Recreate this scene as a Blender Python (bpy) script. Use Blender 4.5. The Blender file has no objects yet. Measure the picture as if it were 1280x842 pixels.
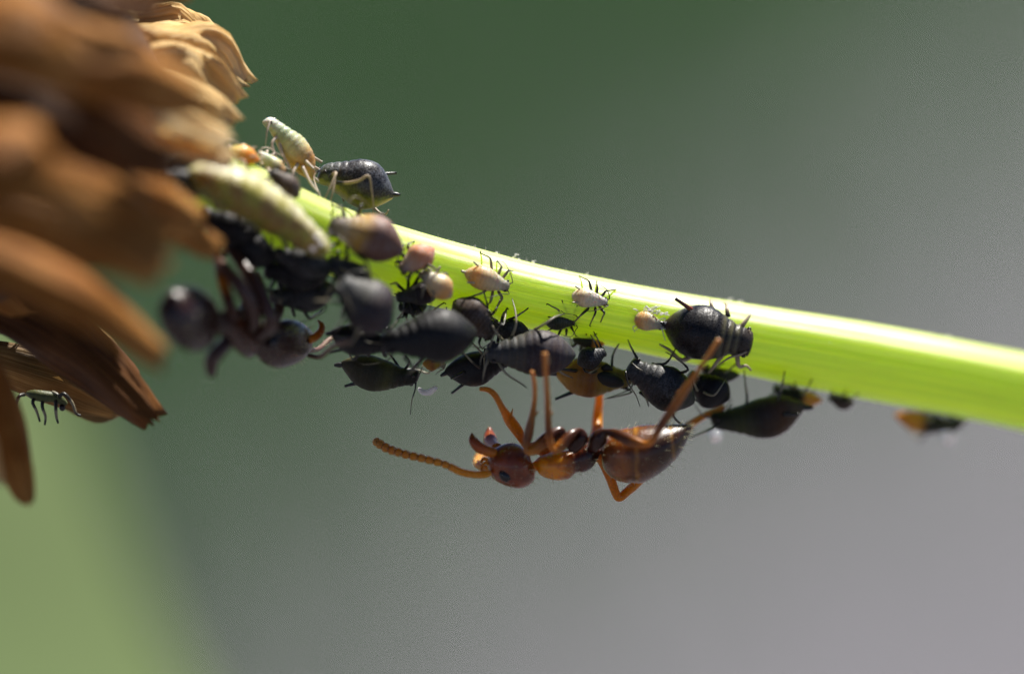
import bpy, math, random
from mathutils import Vector, Matrix, noise

random.seed(7)
scene = bpy.context.scene
S = 0.001              # millimetres to metres: the scene is built at its real size
D0 = 150.0             # lens to focal plane, mm
PXMM = 80.0            # photo pixels per mm in the focal plane
PITCH = math.radians(12)
HEIGHT = 0.35          # stem height above ground, m

RX = Matrix.Rotation(-PITCH, 3, 'X')
def W(p):              # photo-aligned mm -> world metres
    return RX @ (Vector(p) * S) + Vector((0, 0, HEIGHT))
DZ = 0.0               # whole-animal shift in depth
def P(px, py, dep=0.0):  # photo pixel at a distance behind (+) / before (-) the focal plane -> mm
    dep += DZ
    k = (D0 + dep) / D0
    return Vector(((px - 640) / PXMM * k, dep, (421 - py) / PXMM * k))

# ------------------------------------------------------------------ camera
cam_d = bpy.data.cameras.new('camera'); cam = bpy.data.objects.new('camera', cam_d)
scene.collection.objects.link(cam); scene.camera = cam
cam.location = W((0, -D0, 0)); cam.rotation_euler = (math.pi / 2 - PITCH, 0, 0)
cam_d.sensor_width = 36; cam_d.lens = 36 * D0 / (1280 / PXMM)
cam_d.clip_start = 0.01; cam_d.clip_end = 200
cam_d.dof.use_dof = True; cam_d.dof.focus_distance = (D0 - 0.45) * S
cam_d.dof.aperture_fstop = cam_d.lens / 9.0     # 9 mm entrance pupil
cam_d.dof.aperture_blades = 0

# ------------------------------------------------------------------ light
SUN = (RX @ Vector((0.26, 0.24, 0.93))).normalized()
wd = bpy.data.worlds.new('World'); scene.world = wd; wd.use_nodes = True
nt = wd.node_tree
sky = nt.nodes.new('ShaderNodeTexSky'); sky.sky_type = 'NISHITA'; sky.sun_disc = False
sky.sun_elevation = math.asin(SUN.z); sky.sun_rotation = math.atan2(SUN.x, SUN.y)
sky.air_density = 0.4; sky.dust_density = 0.0
bg = nt.nodes['Background']; bg.inputs['Strength'].default_value = 0.05
nt.links.new(sky.outputs[0], bg.inputs['Color'])
sun_d = bpy.data.lights.new('sun', 'SUN'); sun = bpy.data.objects.new('sun', sun_d)
scene.collection.objects.link(sun)
sun_d.energy = 5.0; sun_d.angle = math.radians(0.5); sun_d.color = (1.0, 0.955, 0.88)
sun.rotation_euler = SUN.to_track_quat('Z', 'Y').to_euler(); sun.location = (0.1, 0.3, 1.2)
vs = scene.view_settings
vs.view_transform = 'Standard'; vs.look = 'None'; vs.exposure = 1.12; vs.gamma = 1.0
vs.use_curve_mapping = False
cy = scene.cycles
cy.use_denoising = True
cy.max_bounces = 10; cy.diffuse_bounces = 5; cy.transmission_bounces = 8; cy.transparent_max_bounces = 8
cy.sample_clamp_indirect = 6

# ------------------------------------------------------------------ material helpers
class NT:
    def __init__(s, name):
        s.m = bpy.data.materials.new(name); s.m.use_nodes = True
        s.t = s.m.node_tree; s.b = s.t.nodes['Principled BSDF']; s.out = s.t.nodes['Material Output']
    def n(s, typ, **kw):
        nd = s.t.nodes.new(typ)
        for k, v in kw.items(): setattr(nd, k, v)
        return nd
    def link(s, a, b): s.t.links.new(a, b)
    def put(s, sock, v):
        if isinstance(v, bpy.types.NodeSocket): s.link(v, sock)
        elif isinstance(v, (tuple, list)) and len(v) == 3 and sock.type == 'RGBA': sock.default_value = (*v, 1)
        else: sock.default_value = v
    def attr(s, name): return s.n('ShaderNodeAttribute', attribute_name=name).outputs['Fac']
    def math(s, op, a, b=0.0, c=0.0):
        nd = s.n('ShaderNodeMath', operation=op)
        for i, v in enumerate((a, b, c)): s.put(nd.inputs[i], v)
        return nd.outputs[0]
    def mm(s):                                    # local position in mm
        tc = s.n('ShaderNodeTexCoord'); v = s.n('ShaderNodeVectorMath', operation='SCALE')
        s.link(tc.outputs['Object'], v.inputs[0]); v.inputs['Scale'].default_value = 1 / S
        return v.outputs[0]
    def vec(s, x, y, z=0.0):
        nd = s.n('ShaderNodeCombineXYZ')
        for i, v in enumerate((x, y, z)): s.put(nd.inputs[i], v)
        return nd.outputs[0]
    def noise(s, vec, scale, detail=3, rough=0.55):
        nd = s.n('ShaderNodeTexNoise'); s.put(nd.inputs['Vector'], vec)
        nd.inputs['Scale'].default_value = scale; nd.inputs['Detail'].default_value = detail
        nd.inputs['Roughness'].default_value = rough
        return nd.outputs['Fac']
    def rng(s, v, a, b, c=0.0, d=1.0):
        nd = s.n('ShaderNodeMapRange'); s.put(nd.inputs[0], v)
        for i, q in enumerate((a, b, c, d)): nd.inputs[i + 1].default_value = q
        return nd.outputs[0]
    def mix(s, f, a, b, mode='MIX'):
        nd = s.n('ShaderNodeMix', data_type='RGBA', blend_type=mode)
        s.put(nd.inputs[0], f); s.put(nd.inputs[6], a); s.put(nd.inputs[7], b)
        return nd.outputs[2]
    def ramp(s, f, stops):
        nd = s.n('ShaderNodeValToRGB'); el = nd.color_ramp.elements
        while len(el) < len(stops): el.new(0.5)
        for e, (p, c) in zip(el, stops): e.position = p; e.color = (*c, 1)
        s.put(nd.inputs[0], f)
        return nd.outputs[0]
    def bump(s, h, dist, strength=0.5):
        nd = s.n('ShaderNodeBump'); s.put(nd.inputs['Height'], h)
        nd.inputs['Distance'].default_value = dist * S; nd.inputs['Strength'].default_value = strength
        s.link(nd.outputs[0], s.b.inputs['Normal'])
        return nd.outputs[0]
    def surf(s, col, rough=0.5, sss=0.0, rad=(0.3, 0.2, 0.1), scale=0.3, coat=0.0, coat_r=0.2, spec=0.5, sheen=0.0):
        b = s.b
        s.put(b.inputs['Base Color'], col); s.put(b.inputs['Roughness'], rough)
        b.inputs['Subsurface Weight'].default_value = sss
        b.inputs['Subsurface Radius'].default_value = rad
        b.inputs['Subsurface Scale'].default_value = scale * S
        b.inputs['Coat Weight'].default_value = coat; b.inputs['Coat Roughness'].default_value = coat_r
        b.inputs['Specular IOR Level'].default_value = spec
        b.inputs['Sheen Weight'].default_value = sheen
        return s.m
    def translucent(s, col, fac):
        tr = s.n('ShaderNodeBsdfTranslucent'); s.put(tr.inputs['Color'], col)
        mx = s.n('ShaderNodeMixShader'); s.put(mx.inputs[0], fac)
        s.link(s.b.outputs[0], mx.inputs[1]); s.link(tr.outputs[0], mx.inputs[2])
        s.link(mx.outputs[0], s.out.inputs['Surface'])

def chitin(name, dors, vent, lo=-0.4, hi=0.1, rough=0.42, sss=0.0, sc=0.15, wax=0.25, mott=0.35,
           waxcol=(0.42, 0.43, 0.47), bands=0.3, trans=0.0, coat=0.0, rad=(1, 0.6, 0.25)):
    """dors / vent: colour stops from tail (0) to head (1) for the back and the belly."""
    t = NT(name); u, v, p = t.attr('u'), t.attr('v'), t.mm()
    n1 = t.noise(p, 6, 4); n2 = t.noise(p, 42, 3)
    f = t.rng(t.math('ADD', v, t.math('MULTIPLY', t.math('SUBTRACT', n1, 0.5), 0.9)), lo, hi)
    col = t.mix(f, t.ramp(u, vent), t.ramp(u, dors))
    col = t.mix(t.rng(n1, 0.35, 0.7, 0, mott), col, (0.2, 0.2, 0.2), 'MULTIPLY')
    seg = t.math('ABSOLUTE', t.math('SUBTRACT', t.math('FRACT', t.math('DIVIDE', t.math('SUBTRACT', u, .08), .08)), .5))
    seg = t.math('ADD', seg, t.math('MULTIPLY', t.math('SUBTRACT', n2, .4), .5))
    col = t.mix(t.math('MULTIPLY', t.rng(seg, 0.22, 0.0), bands), col, t.mix(0.5, col, (0.30, 0.22, 0.12)))
    w = t.math('MULTIPLY', t.math('MULTIPLY', t.rng(t.math('ADD', t.math('MULTIPLY', n2, 0.6), t.math('MULTIPLY', n1, 0.4)), 0.46, 0.68), t.rng(v, -.3, .7, .25, 1.0)), wax)
    col = t.mix(w, col, waxcol)
    t.bump(t.math('ADD', n2, t.math('MULTIPLY', n1, 0.6)), 0.016, 0.5)
    m = t.surf(col, t.rng(n2, 0.3, 0.7, rough - 0.08, rough + 0.14), sss, rad, sc, coat, 0.15, .24)
    if trans: t.translucent(col, trans)
    return m

def limb(name, stops, rough=0.4, trans=0.0, sss=0.0):
    t = NT(name); p = t.mm()
    col = t.ramp(t.attr('u'), stops)
    col = t.mix(t.rng(t.noise(p, 30, 2), 0.35, 0.7, 0, 0.45), col, (0.4, 0.35, 0.3), 'MULTIPLY')
    m = t.surf(col, rough, sss, (1, 0.5, 0.2), 0.06)
    if trans: t.translucent(col, trans)
    return m

K = lambda r, g, b: (r, g, b)
BLK = K(0.006, 0.005, 0.006)
M = {}
M['black'] = chitin('aphid_black', [(0, K(.05, .022, .02)), (.12, BLK), (.60, BLK), (.645, K(.09, .08, .04)), (.68, BLK), (.735, K(.11, .10, .05)), (.76, BLK), (.815, K(.10, .09, .05)), (.84, K(.02, .016, .012)), (1, K(.035, .022, .014))],
                    [(0, K(.05, .03, .02)), (1, K(.03, .026, .015))], -1.4, -0.6, rough=0.30, wax=0.06, bands=0.06)
M['soot'] = chitin('aphid_soot', [(0, BLK), (1, K(.005, .005, .007))], [(0, BLK), (1, BLK)], rough=0.46, wax=0.03, bands=0.03)
M['slate'] = chitin('aphid_slate', [(0, K(.04, .042, .05)), (.25, K(.03, .016, .018)), (.55, K(.02, .013, .014)), (.62, K(.04, .038, .03)), (1, K(.03, .034, .036))],
                    [(0, K(.03, .025, .02)), (1, K(.05, .05, .035))], -0.6, 0.2, rough=0.5, wax=0.3, waxcol=(.16, .16, .2), bands=0.22)
M['charcoal'] = chitin('aphid_charcoal', [(0, K(.022, .024, .015)), (.4, K(.009, .009, .009)), (.75, K(.018, .019, .02)), (1, K(.022, .026, .03))],
                       [(0, K(.03, .03, .02)), (1, K(.03, .03, .03))], rough=0.42, wax=0.14, bands=0.1)
M['olive'] = chitin('aphid_olive', [(0, K(.03, .026, .009)), (.45, K(.018, .016, .005)), (.62, K(.045, .046, .008)), (.75, K(.014, .014, .006)), (1, K(.005, .005, .004))],
                    [(0, K(.06, .055, .015)), (1, K(.05, .05, .015))], rough=0.5, sss=0.25, sc=.12, wax=0.05, bands=0.05, trans=0.06)
M['olive_red'] = chitin('aphid_olive_red', [(0, K(.06, .05, .02)), (.25, K(.07, .03, .009)), (.5, K(.018, .011, .006)), (.68, K(.04, .046, .012)), (1, K(.008, .01, .006))],
                        [(0, K(.06, .05, .02)), (1, K(.04, .05, .02))], rough=0.5, sss=0.25, sc=.12, wax=0.06, bands=.05, trans=0.06)
M['pied'] = chitin('aphid_pied', [(0, K(.03, .025, .02)), (.2, K(.014, .012, .013)), (.7, K(.02, .017, .016)), (1, K(.05, .06, .03))],
                   [(0, K(.5, .38, .12)), (.3, K(.22, .17, .025)), (1, K(.3, .28, .06))], -0.62, -0.28, rough=0.34, sss=.1, wax=0.45, bands=0.1, coat=.3)
M['pale'] = chitin('aphid_pale', [(0, K(.8, .62, .42)), (.2, K(.84, .46, .12)), (.5, K(.78, .62, .36)), (.8, K(.6, .58, .46)), (1, K(.28, .28, .22))],
                   [(0, K(.8, .55, .3)), (.4, K(.85, .55, .2)), (1, K(.7, .65, .45))], rough=0.38, sss=0.8, sc=.12, wax=0.3, waxcol=(.8, .78, .75), mott=.4, bands=.5, trans=.25, coat=.2)
M['ivory'] = chitin('aphid_ivory', [(0, K(.85, .76, .62)), (.25, K(.80, .62, .36)), (.5, K(.82, .76, .6)), (.8, K(.7, .7, .62)), (1, K(.5, .5, .46))],
                    [(0, K(.8, .6, .36)), (1, K(.66, .64, .5))], rough=0.34, sss=0.8, sc=.12, wax=0.4, waxcol=(.86, .85, .84), mott=.45, bands=.5, trans=.25, coat=.3)
M['amber'] = chitin('aphid_amber', [(0, K(.85, .30, .03)), (.3, K(.85, .38, .05)), (.6, K(.66, .50, .12)), (1, K(.55, .5, .3))],
                    [(0, K(.85, .35, .05)), (1, K(.6, .5, .2))], rough=0.35, sss=0.8, sc=.15, wax=0.2, waxcol=(.8, .75, .7), mott=.2, trans=.25, coat=.3)
M['mint'] = chitin('aphid_mint', [(0, K(.75, .5, .22)), (.25, K(.72, .33, .05)), (.45, K(.72, .66, .36)), (.7, K(.45, .56, .32)), (1, K(.8, .82, .74))],
                   [(0, K(.8, .5, .2)), (.3, K(.8, .5, .12)), (1, K(.62, .7, .4))], rough=0.36, sss=0.7, sc=.1, wax=0.3, waxcol=(.8, .82, .76), mott=.6, bands=.6, trans=.25, coat=.2)
M['mauve'] = chitin('aphid_mauve', [(0, K(.12, .05, .03)), (.45, K(.16, .075, .045)), (.6, K(.38, .22, .02)), (.8, K(.26, .22, .16)), (1, K(.06, .055, .05))],
                    [(0, K(.2, .12, .05)), (1, K(.3, .25, .08))], rough=0.5, sss=0.4, sc=.15, wax=0.35, waxcol=(.5, .44, .48), mott=.3)
M['rose'] = chitin('aphid_rose', [(0, K(.62, .30, .22)), (.4, K(.62, .26, .09)), (.75, K(.6, .45, .35)), (1, K(.1, .08, .07))],
                   [(0, K(.8, .45, .1)), (1, K(.6, .4, .1))], rough=0.42, sss=0.7, sc=.12, wax=0.4, waxcol=(.8, .72, .74), mott=.2, trans=.15)
M['umber'] = chitin('aphid_umber', [(0, K(.07, .055, .045)), (.4, K(.05, .024, .012)), (1, K(.02, .016, .009))],
                    [(0, K(.1, .06, .03)), (1, K(.05, .04, .02))], rough=0.5, sss=.2, wax=0.3, waxcol=(.3, .28, .28))
M['honey'] = chitin('aphid_honey', [(0, K(.55, .30, .03)), (.2, K(.45, .22, .03)), (.45, K(.26, .10, .02)), (.62, K(.34, .24, .03)), (1, K(.22, .19, .04))],
                    [(0, K(.6, .36, .04)), (1, K(.36, .27, .05))], rough=0.42, sss=0.5, sc=.15, wax=0.08, mott=.4, trans=.2)
M['moss'] = chitin('aphid_moss', [(0, K(.02, .025, .012)), (.5, K(.03, .04, .016)), (1, K(.05, .055, .03))],
                   [(0, K(.06, .07, .02)), (1, K(.08, .09, .03))], rough=0.45, wax=0.15, sss=.1)
M['ember'] = chitin('aphid_ember', [(0, K(.75, .28, .03)), (.33, K(.7, .33, .04)), (.45, K(.03, .03, .015)), (1, K(.04, .05, .02))],
                    [(0, K(.7, .3, .03)), (.35, K(.7, .35, .05)), (.5, K(.03, .03, .015)), (1, K(.04, .06, .02))], rough=0.45, sss=.3, trans=.15, wax=.05)
M['leg_dark'] = limb('aphid_leg_dark', [(0, K(.02, .018, .014)), (.42, K(.03, .026, .018)), (.5, K(.30, .26, .17)), (.78, K(.22, .19, .12)), (.88, K(.015, .014, .012)), (1, K(.012, .012, .01))], trans=.1)
M['leg_pale'] = limb('aphid_leg_pale', [(0, K(.28, .25, .16)), (.5, K(.34, .30, .21)), (.8, K(.2, .18, .13)), (.9, K(.05, .045, .04)), (1, K(.03, .03, .025))], trans=.25)
M['leg_glass'] = limb('aphid_leg_glass', [(0, K(.75, .66, .55)), (.5, K(.72, .6, .5)), (1, K(.6, .5, .42))], trans=.3)
M['leg_pied'] = limb('aphid_leg_pied', [(0, K(.02, .02, .02)), (.10, K(.02, .02, .02)), (.16, K(.42, .32, .2)), (.5, K(.5, .40, .28)), (1, K(.35, .28, .2))], trans=.2)
M['tube_black'] = limb('siphuncle_black', [(0, K(.012, .011, .012)), (1, K(.02, .019, .02))], rough=.3)
M['tube_rust'] = limb('siphuncle_rust', [(0, K(.3, .07, .03)), (.35, K(.12, .03, .02)), (1, K(.03, .015, .012))], rough=.35)
M['tube_pale'] = limb('siphuncle_pale', [(0, K(.6, .5, .35)), (1, K(.35, .3, .24))], rough=.4)
M['eye_dark'] = limb('eye_dark', [(0, K(.012, .006, .006)), (1, K(.012, .006, .006))], rough=.2)
M['wing_pad'] = limb('wing_pad', [(0, K(.006, .006, .004)), (1, K(.01, .01, .007))], rough=.7)

# ant cuticle: polished amber brown, translucent; orange stops also brightened to carry backlit glow
def ant_mat(name, stops, dark=1.0, sss=0.6, sc=0.5, coat=.4, tr=.16):
    t = NT(name); u, v, p = t.attr('u'), t.attr('v'), t.mm()
    n1, n2 = t.noise(p, 5, 3), t.noise(p, 60, 2)
    col = t.ramp(u, stops)
    col = t.mix(t.rng(n1, 0.40, 0.66, 0, 0.75), col, (0.34, 0.2, 0.14), 'MULTIPLY')
    col = t.mix(1.0, col, (dark,) * 3, 'MULTIPLY')
    t.bump(t.math('ADD', n2, n1), 0.012, 0.5)
    t.surf(col, t.rng(n1, .3, .7, .22, .36), sss, (1.0, 0.32, 0.07), sc, coat, .08, .4)
    t.translucent(t.mix(1.0, col, (1.6, 1.3, 1.0), 'MULTIPLY'), tr)
    return t.m
ANT_STOPS = [(0, K(.36, .09, .012)), (.12, K(.27, .055, .010)), (.22, K(.30, .08, .012)), (.27, K(.78, .34, .014)), (.30, K(.86, .36, .012)), (.42, K(.75, .27, .010)), (.48, K(.11, .022, .006)),
             (.56, K(.05, .012, .005)), (.66, K(.05, .012, .005)), (.77, K(.34, .11, .010)), (.797, K(.16, .05, .008)), (.803, K(.42, .2, .03)), (.812, K(.16, .05, .008)), (.86, K(.07, .026, .006)), (.880, K(.06, .022, .006)), (.886, K(.30, .16, .03)), (.894, K(.06, .022, .006)), (.94, K(.045, .02, .005)), (1, K(.2, .07, .012))]
M['ant'] = ant_mat('ant_cuticle', ANT_STOPS)
M['ant_dark'] = ant_mat('ant_cuticle_dark', [(0, K(.05, .014, .006)), (.3, K(.07, .018, .007)), (.5, K(.10, .028, .009)), (.62, K(.05, .014, .007)), (1, K(.05, .018, .010))], 0.6, .1, .3, .25, .04)
M['ant_leg'] = limb('ant_leg', [(0, K(.06, .014, .006)), (.12, K(.05, .013, .006)), (.28, K(.12, .034, .009)), (.40, K(.66, .24, .014)), (.5, K(.20, .055, .009)), (.68, K(.44, .17, .02)), (1, K(.62, .28, .06))], rough=.28, trans=.28, sss=.4)  # knees and tips brightened in colour to carry backlight
M['ant_leg_orange'] = limb('ant_leg_orange', [(0, K(.75, .26, .012)), (.5, K(.90, .38, .015)), (1, K(.78, .36, .05))], rough=.32, trans=.5, sss=.5)
M['ant_leg_dark'] = limb('ant_leg_dark', [(0, K(.05, .02, .012)), (.5, K(.07, .03, .02)), (1, K(.14, .07, .045))], rough=.35, trans=.08)
M['mandible'] = limb('mandible', [(0, K(.75, .25, .015)), (.5, K(.50, .11, .014)), (1, K(.22, .045, .012))], rough=.25, trans=.35)
M['antenna'] = limb('antenna', [(0, K(.92, .46, .03)), (.4, K(.90, .42, .03)), (.8, K(.80, .32, .025)), (1, K(.75, .4, .10))], rough=.36, trans=.5, sss=.5)
M['joint'] = limb('antenna_joint', [(0, K(.10, .025, .01)), (1, K(.10, .025, .01))])
M['antenna_far'] = limb('antenna_far', [(0, K(.12, .05, .03)), (1, K(.22, .13, .09))], rough=.4, trans=.2)
t = NT('fine_hair'); M['hair'] = t.surf((0.75, 0.72, 0.5), 0.35); t.translucent((0.85, 0.8, 0.6), 0.5)

# stem: ribbed, juicy yellow green
t = NT('green_stem'); a, l, p = t.attr('a'), t.attr('u'), t.mm()
fib = t.noise(t.vec(t.math('MULTIPLY', a, 46.0), t.math('MULTIPLY', l, 0.16), 0.0), 1.0, 4, .6)
fine = t.noise(t.vec(t.math('MULTIPLY', a, 190.0), t.math('MULTIPLY', l, 1.1), 3.0), 1.0, 3, .6)
cel = t.noise(p, 34, 2)
col = t.ramp(fib, [(.25, K(.40, .56, .004)), (.45, K(.56, .70, .006)), (.6, K(.65, .76, .010)), (.75, K(.74, .82, .10))])
col = t.mix(t.rng(fine, .4, .75, 0, .5), col, (.46, .58, .004))
col = t.mix(t.rng(cel, .55, .75, 0, .3), col, (.62, .70, .16))
t.bump(t.math('ADD', t.math('MULTIPLY', fib, 1.2), fine), 0.02, .5)
t.b.inputs['Coat IOR'].default_value = 1.8
M['stem'] = t.surf(col, t.rng(fine, .3, .7, .34, .55), .85, (.9, 1.0, .08), .9, 1.0, .46, .9, .6)
t.b.inputs['Sheen Roughness'].default_value = .4
t.translucent(t.mix(1.0, col, (1.3, 1.25, 1.0), 'MULTIPLY'), .38)

# dry papery bract
def husk(name, c1, c2, c3, tr=.3):
    t = NT(name); a, l, p = t.attr('a'), t.attr('u'), t.mm()
    f1 = t.noise(t.vec(t.math('MULTIPLY', a, 13.0), t.math('MULTIPLY', l, 1.6), t.attr('r')), 1.0, 4, .6)
    n1 = t.noise(p, 1.1, 4)
    col = t.ramp(t.math('ADD', t.math('MULTIPLY', f1, .65), t.math('MULTIPLY', n1, .35)), [(.3, c1), (.5, c2), (.68, c3)])
    col = t.mix(t.rng(l, .72, 1.0, 0, .55), col, c3)
    t.bump(t.math('ADD', f1, t.math('MULTIPLY', n1, .6)), .12, .6)
    m = t.surf(col, .55, .0, spec=.15)
    t.translucent(t.mix(1.0, col, (1.05, 1.0, .8), 'MULTIPLY'), tr)
    return m
M['husk'] = husk('dry_bract', K(.10, .032, .006), K(.35, .13, .021), K(.64, .34, .10))
M['husk_light'] = husk('dry_bract_straw_sunlit', K(.58, .33, .08), K(.84, .60, .26), K(.92, .79, .52), .42)  # straw tone, raised in colour to stand in for sun on the bracts
M['husk_dark'] = husk('dry_bract_umber', K(.03, .010, .004), K(.085, .031, .008), K(.22, .09, .024), .15)
M['husk_film'] = husk('dry_bract_film', K(.14, .075, .025), K(.25, .15, .055), K(.36, .25, .11), .35)
t = NT('dry_core'); M['core'] = t.surf(t.mix(t.noise(t.mm(), 2.0), (.03, .014, .006), (.10, .045, .016)), .8)
# larva
t = NT('larva_skin'); u, v, p = t.attr('u'), t.attr('v'), t.mm()
n1, n2 = t.noise(p, 3.2, 3), t.noise(p, 24, 3)
col = t.ramp(t.math('ADD', v, t.math('MULTIPLY', t.math('SUBTRACT', n1, .5), .9)), [(.1, K(.16, .17, .006)), (.4, K(.30, .28, .012)), (.72, K(.42, .37, .05)), (1.0, K(.66, .63, .40))])  # pale stop along the back paints in the sun highlight on top
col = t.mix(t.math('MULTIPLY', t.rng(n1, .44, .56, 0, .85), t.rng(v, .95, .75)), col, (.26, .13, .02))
t.bump(n2, .04, .6)
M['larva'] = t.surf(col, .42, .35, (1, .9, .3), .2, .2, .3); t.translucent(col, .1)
t = NT('pale_wax'); M['wax'] = t.surf((.82, .80, .78), .5, .3, (1, 1, 1), .05); t.translucent((.85, .82, .82), .4)
t = NT('honeydew'); t.surf((.95, .88, .86), .06); t.b.inputs['Transmission Weight'].default_value = .75; t.b.inputs['IOR'].default_value = 1.36
M['drop'] = t.m

# ------------------------------------------------------------------ mesh helpers
def catmull(pts, k):
    """pts: list of equal-length float tuples; k steps per span."""
    out = []; n = len(pts)
    for i in range(n - 1):
        p0, p1, p2, p3 = pts[max(i - 1, 0)], pts[i], pts[i + 1], pts[min(i + 2, n - 1)]
        for j in range(k):
            s = j / k; s2, s3 = s * s, s * s * s
            out.append(tuple(.5 * (2 * b + (c - a_) * s + (2 * a_ - 5 * b + 4 * c - d) * s2 + (3 * b - a_ - 3 * c + d) * s3)
                             for a_, b, c, d in zip(p0, p1, p2, p3)))
    out.append(tuple(pts[-1]))
    return out

class Geo:
    def __init__(s): s.v, s.f, s.at = [], [], {}
    def add(s, p, **at):
        s.v.append(Vector(p))
        for k, x in at.items(): s.at.setdefault(k, []).append(x)
        return len(s.v) - 1
    def loft(s, rings, at):
        """rings: lists of points (closed loops); at: matching dicts per ring -> list of dicts. Poles close the ends."""
        n = len(rings[0]); base = []
        for ring, ra in zip(rings, at):
            base.append([s.add(p, **q) for p, q in zip(ring, ra)])
        for r0, r1 in zip(base, base[1:]):
            for i in range(n):
                j = (i + 1) % n
                s.f.append((r0[i], r0[j], r1[j], r1[i]))
        for r, ring, ra, rev in ((base[0], rings[0], at[0], True), (base[-1], rings[-1], at[-1], False)):
            c = sum((Vector(p) for p in ring), Vector()) / n
            q = {k: sum(d[k] for d in ra) / n for k in ra[0]}
            ci = s.add(c, **q)
            for i in range(n):
                j = (i + 1) % n
                s.f.append((ci, r[j], r[i]) if rev else (ci, r[i], r[j]))
    def tube(s, pts, rad, n=8, sub=4, u0=0.0, u1=1.0):
        q = catmull([(*p, r) for p, r in zip(pts, rad)], sub)
        P_ = [Vector(x[:3]) for x in q]; R_ = [max(x[3], 1e-4) for x in q]
        L = [0.0]
        for a_, b in zip(P_, P_[1:]): L.append(L[-1] + (b - a_).length)
        tot = L[-1] or 1.0
        d0 = (P_[1] - P_[0]).normalized(); ref = Vector((0, -1, 0)) if abs(d0.y) < .9 else Vector((1, 0, 0))
        X = d0.cross(ref).normalized(); rings, at = [], []
        for i, c in enumerate(P_):
            d = (P_[min(i + 1, len(P_) - 1)] - P_[max(i - 1, 0)])
            d = d.normalized() if d.length > 1e-9 else d0
            X = (X - d * X.dot(d)).normalized(); Y = d.cross(X)
            rings.append([c + (X * math.cos(2 * math.pi * k / n) + Y * math.sin(2 * math.pi * k / n)) * R_[i] for k in range(n)])
            uu = u0 + (u1 - u0) * L[i] / tot
            at.append([{'u': uu, 'v': math.sin(2 * math.pi * k / n)} for k in range(n)])
        s.loft(rings, at)
    def ball(s, c, r, n=10, m=6, axes=None, u=0.5):
        A = axes or (Vector((1, 0, 0)), Vector((0, 1, 0)), Vector((0, 0, 1)))
        r = r if isinstance(r, (tuple, list)) else (r, r, r); c = Vector(c)
        rings, at = [], []
        for i in range(1, m):
            ph = math.pi * i / m
            rings.append([c + A[0] * (r[0] * math.sin(ph) * math.cos(2 * math.pi * k / n)) + A[1] * (r[1] * math.sin(ph) * math.sin(2 * math.pi * k / n))
                          + A[2] * (r[2] * math.cos(ph)) for k in range(n)])
            at.append([{'u': u, 'v': 0.0}] * n)
        s.loft(rings, at)
    def hair(s, p, d, ln, r, bend=None):
        d = Vector(d).normalized(); b = Vector(bend or (0, 0, 0)); p = Vector(p)
        x = d.cross(Vector((.3, .8, .5))).normalized(); y = d.cross(x)
        mid = p + d * ln * .55 + b * ln * .12; tip = p + d * ln + b * ln * .45
        ids = []
        for c, rr in ((p, r), (mid, r * .7)):
            ids.append([s.add(c + x * rr * math.cos(q) + y * rr * math.sin(q), u=0.0, v=0.0) for q in (0, 2.09, 4.19)])
        ti = s.add(tip, u=1.0, v=0.0)
        for i in range(3):
            j = (i + 1) % 3
            s.f.append((ids[0][i], ids[0][j], ids[1][j], ids[1][i])); s.f.append((ids[1][i], ids[1][j], ti))
    def build(s, name, mat, parent=None, origin=None, flat=False):
        """points in photo mm; the object's origin is the parent's (or the given point's)."""
        o = parent.get('_o') if parent else None
        o = Vector(o) if o else W(origin if origin is not None else s.v[0])
        me = bpy.data.meshes.new(name)
        me.from_pydata([W(p) - o for p in s.v], [], s.f); me.update()
        for k, x in s.at.items():
            if len(x) == len(s.v):
                me.attributes.new(k, 'FLOAT', 'POINT').data.foreach_set('value', x)
        if not flat: me.polygons.foreach_set('use_smooth', [True] * len(me.polygons))
        me.materials.append(M[mat] if isinstance(mat, str) else mat)
        ob = bpy.data.objects.new(name, me); scene.collection.objects.link(ob)
        if parent:
            ob.parent = parent
        else:
            ob.location = o
        ob['_o'] = tuple(o); made.append(ob)
        return ob
made = []
def thing(name, label, cat, at, group=None):
    e = bpy.data.objects.new(name, None); scene.collection.objects.link(e)
    e.empty_display_size = .0005; o = W(at); e.location = o; e['_o'] = tuple(o); made.append(e)
    return tag(e, label, cat, group)
def tag(o, label=None, cat=None, group=None, kind=None):
    for k, x in (('label', label), ('category', cat), ('group', group), ('kind', kind)):
        if x: o[k] = x
    return o

# ------------------------------------------------------------------ ground and far background
def world_mesh(name, verts, faces, mat, kind=None):
    me = bpy.data.meshes.new(name); me.from_pydata(verts, [], faces); me.update(); me.materials.append(mat)
    o = bpy.data.objects.new(name, me); scene.collection.objects.link(o)
    if kind: o['kind'] = kind
    return o
t = NT('path_grit'); tc = t.n('ShaderNodeTexCoord').outputs['Object']
n1, n2 = t.noise(tc, 3.0, 4), t.noise(tc, 160, 3)
t.surf(t.mix(t.rng(n2, .35, .65), t.mix(n1, (.064, .061, .074), (.083, .079, .095)), (.106, .101, .118)), .9)
bmp = t.n('ShaderNodeBump'); bmp.inputs['Distance'].default_value = .004; t.link(n2, bmp.inputs['Height']); t.link(bmp.outputs[0], t.b.inputs['Normal'])
G = 60
world_mesh('ground', [(-G, -G, 0), (G, -G, 0), (G, G, 0), (-G, G, 0)], [(0, 1, 2, 3)], t.m, 'structure')
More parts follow.
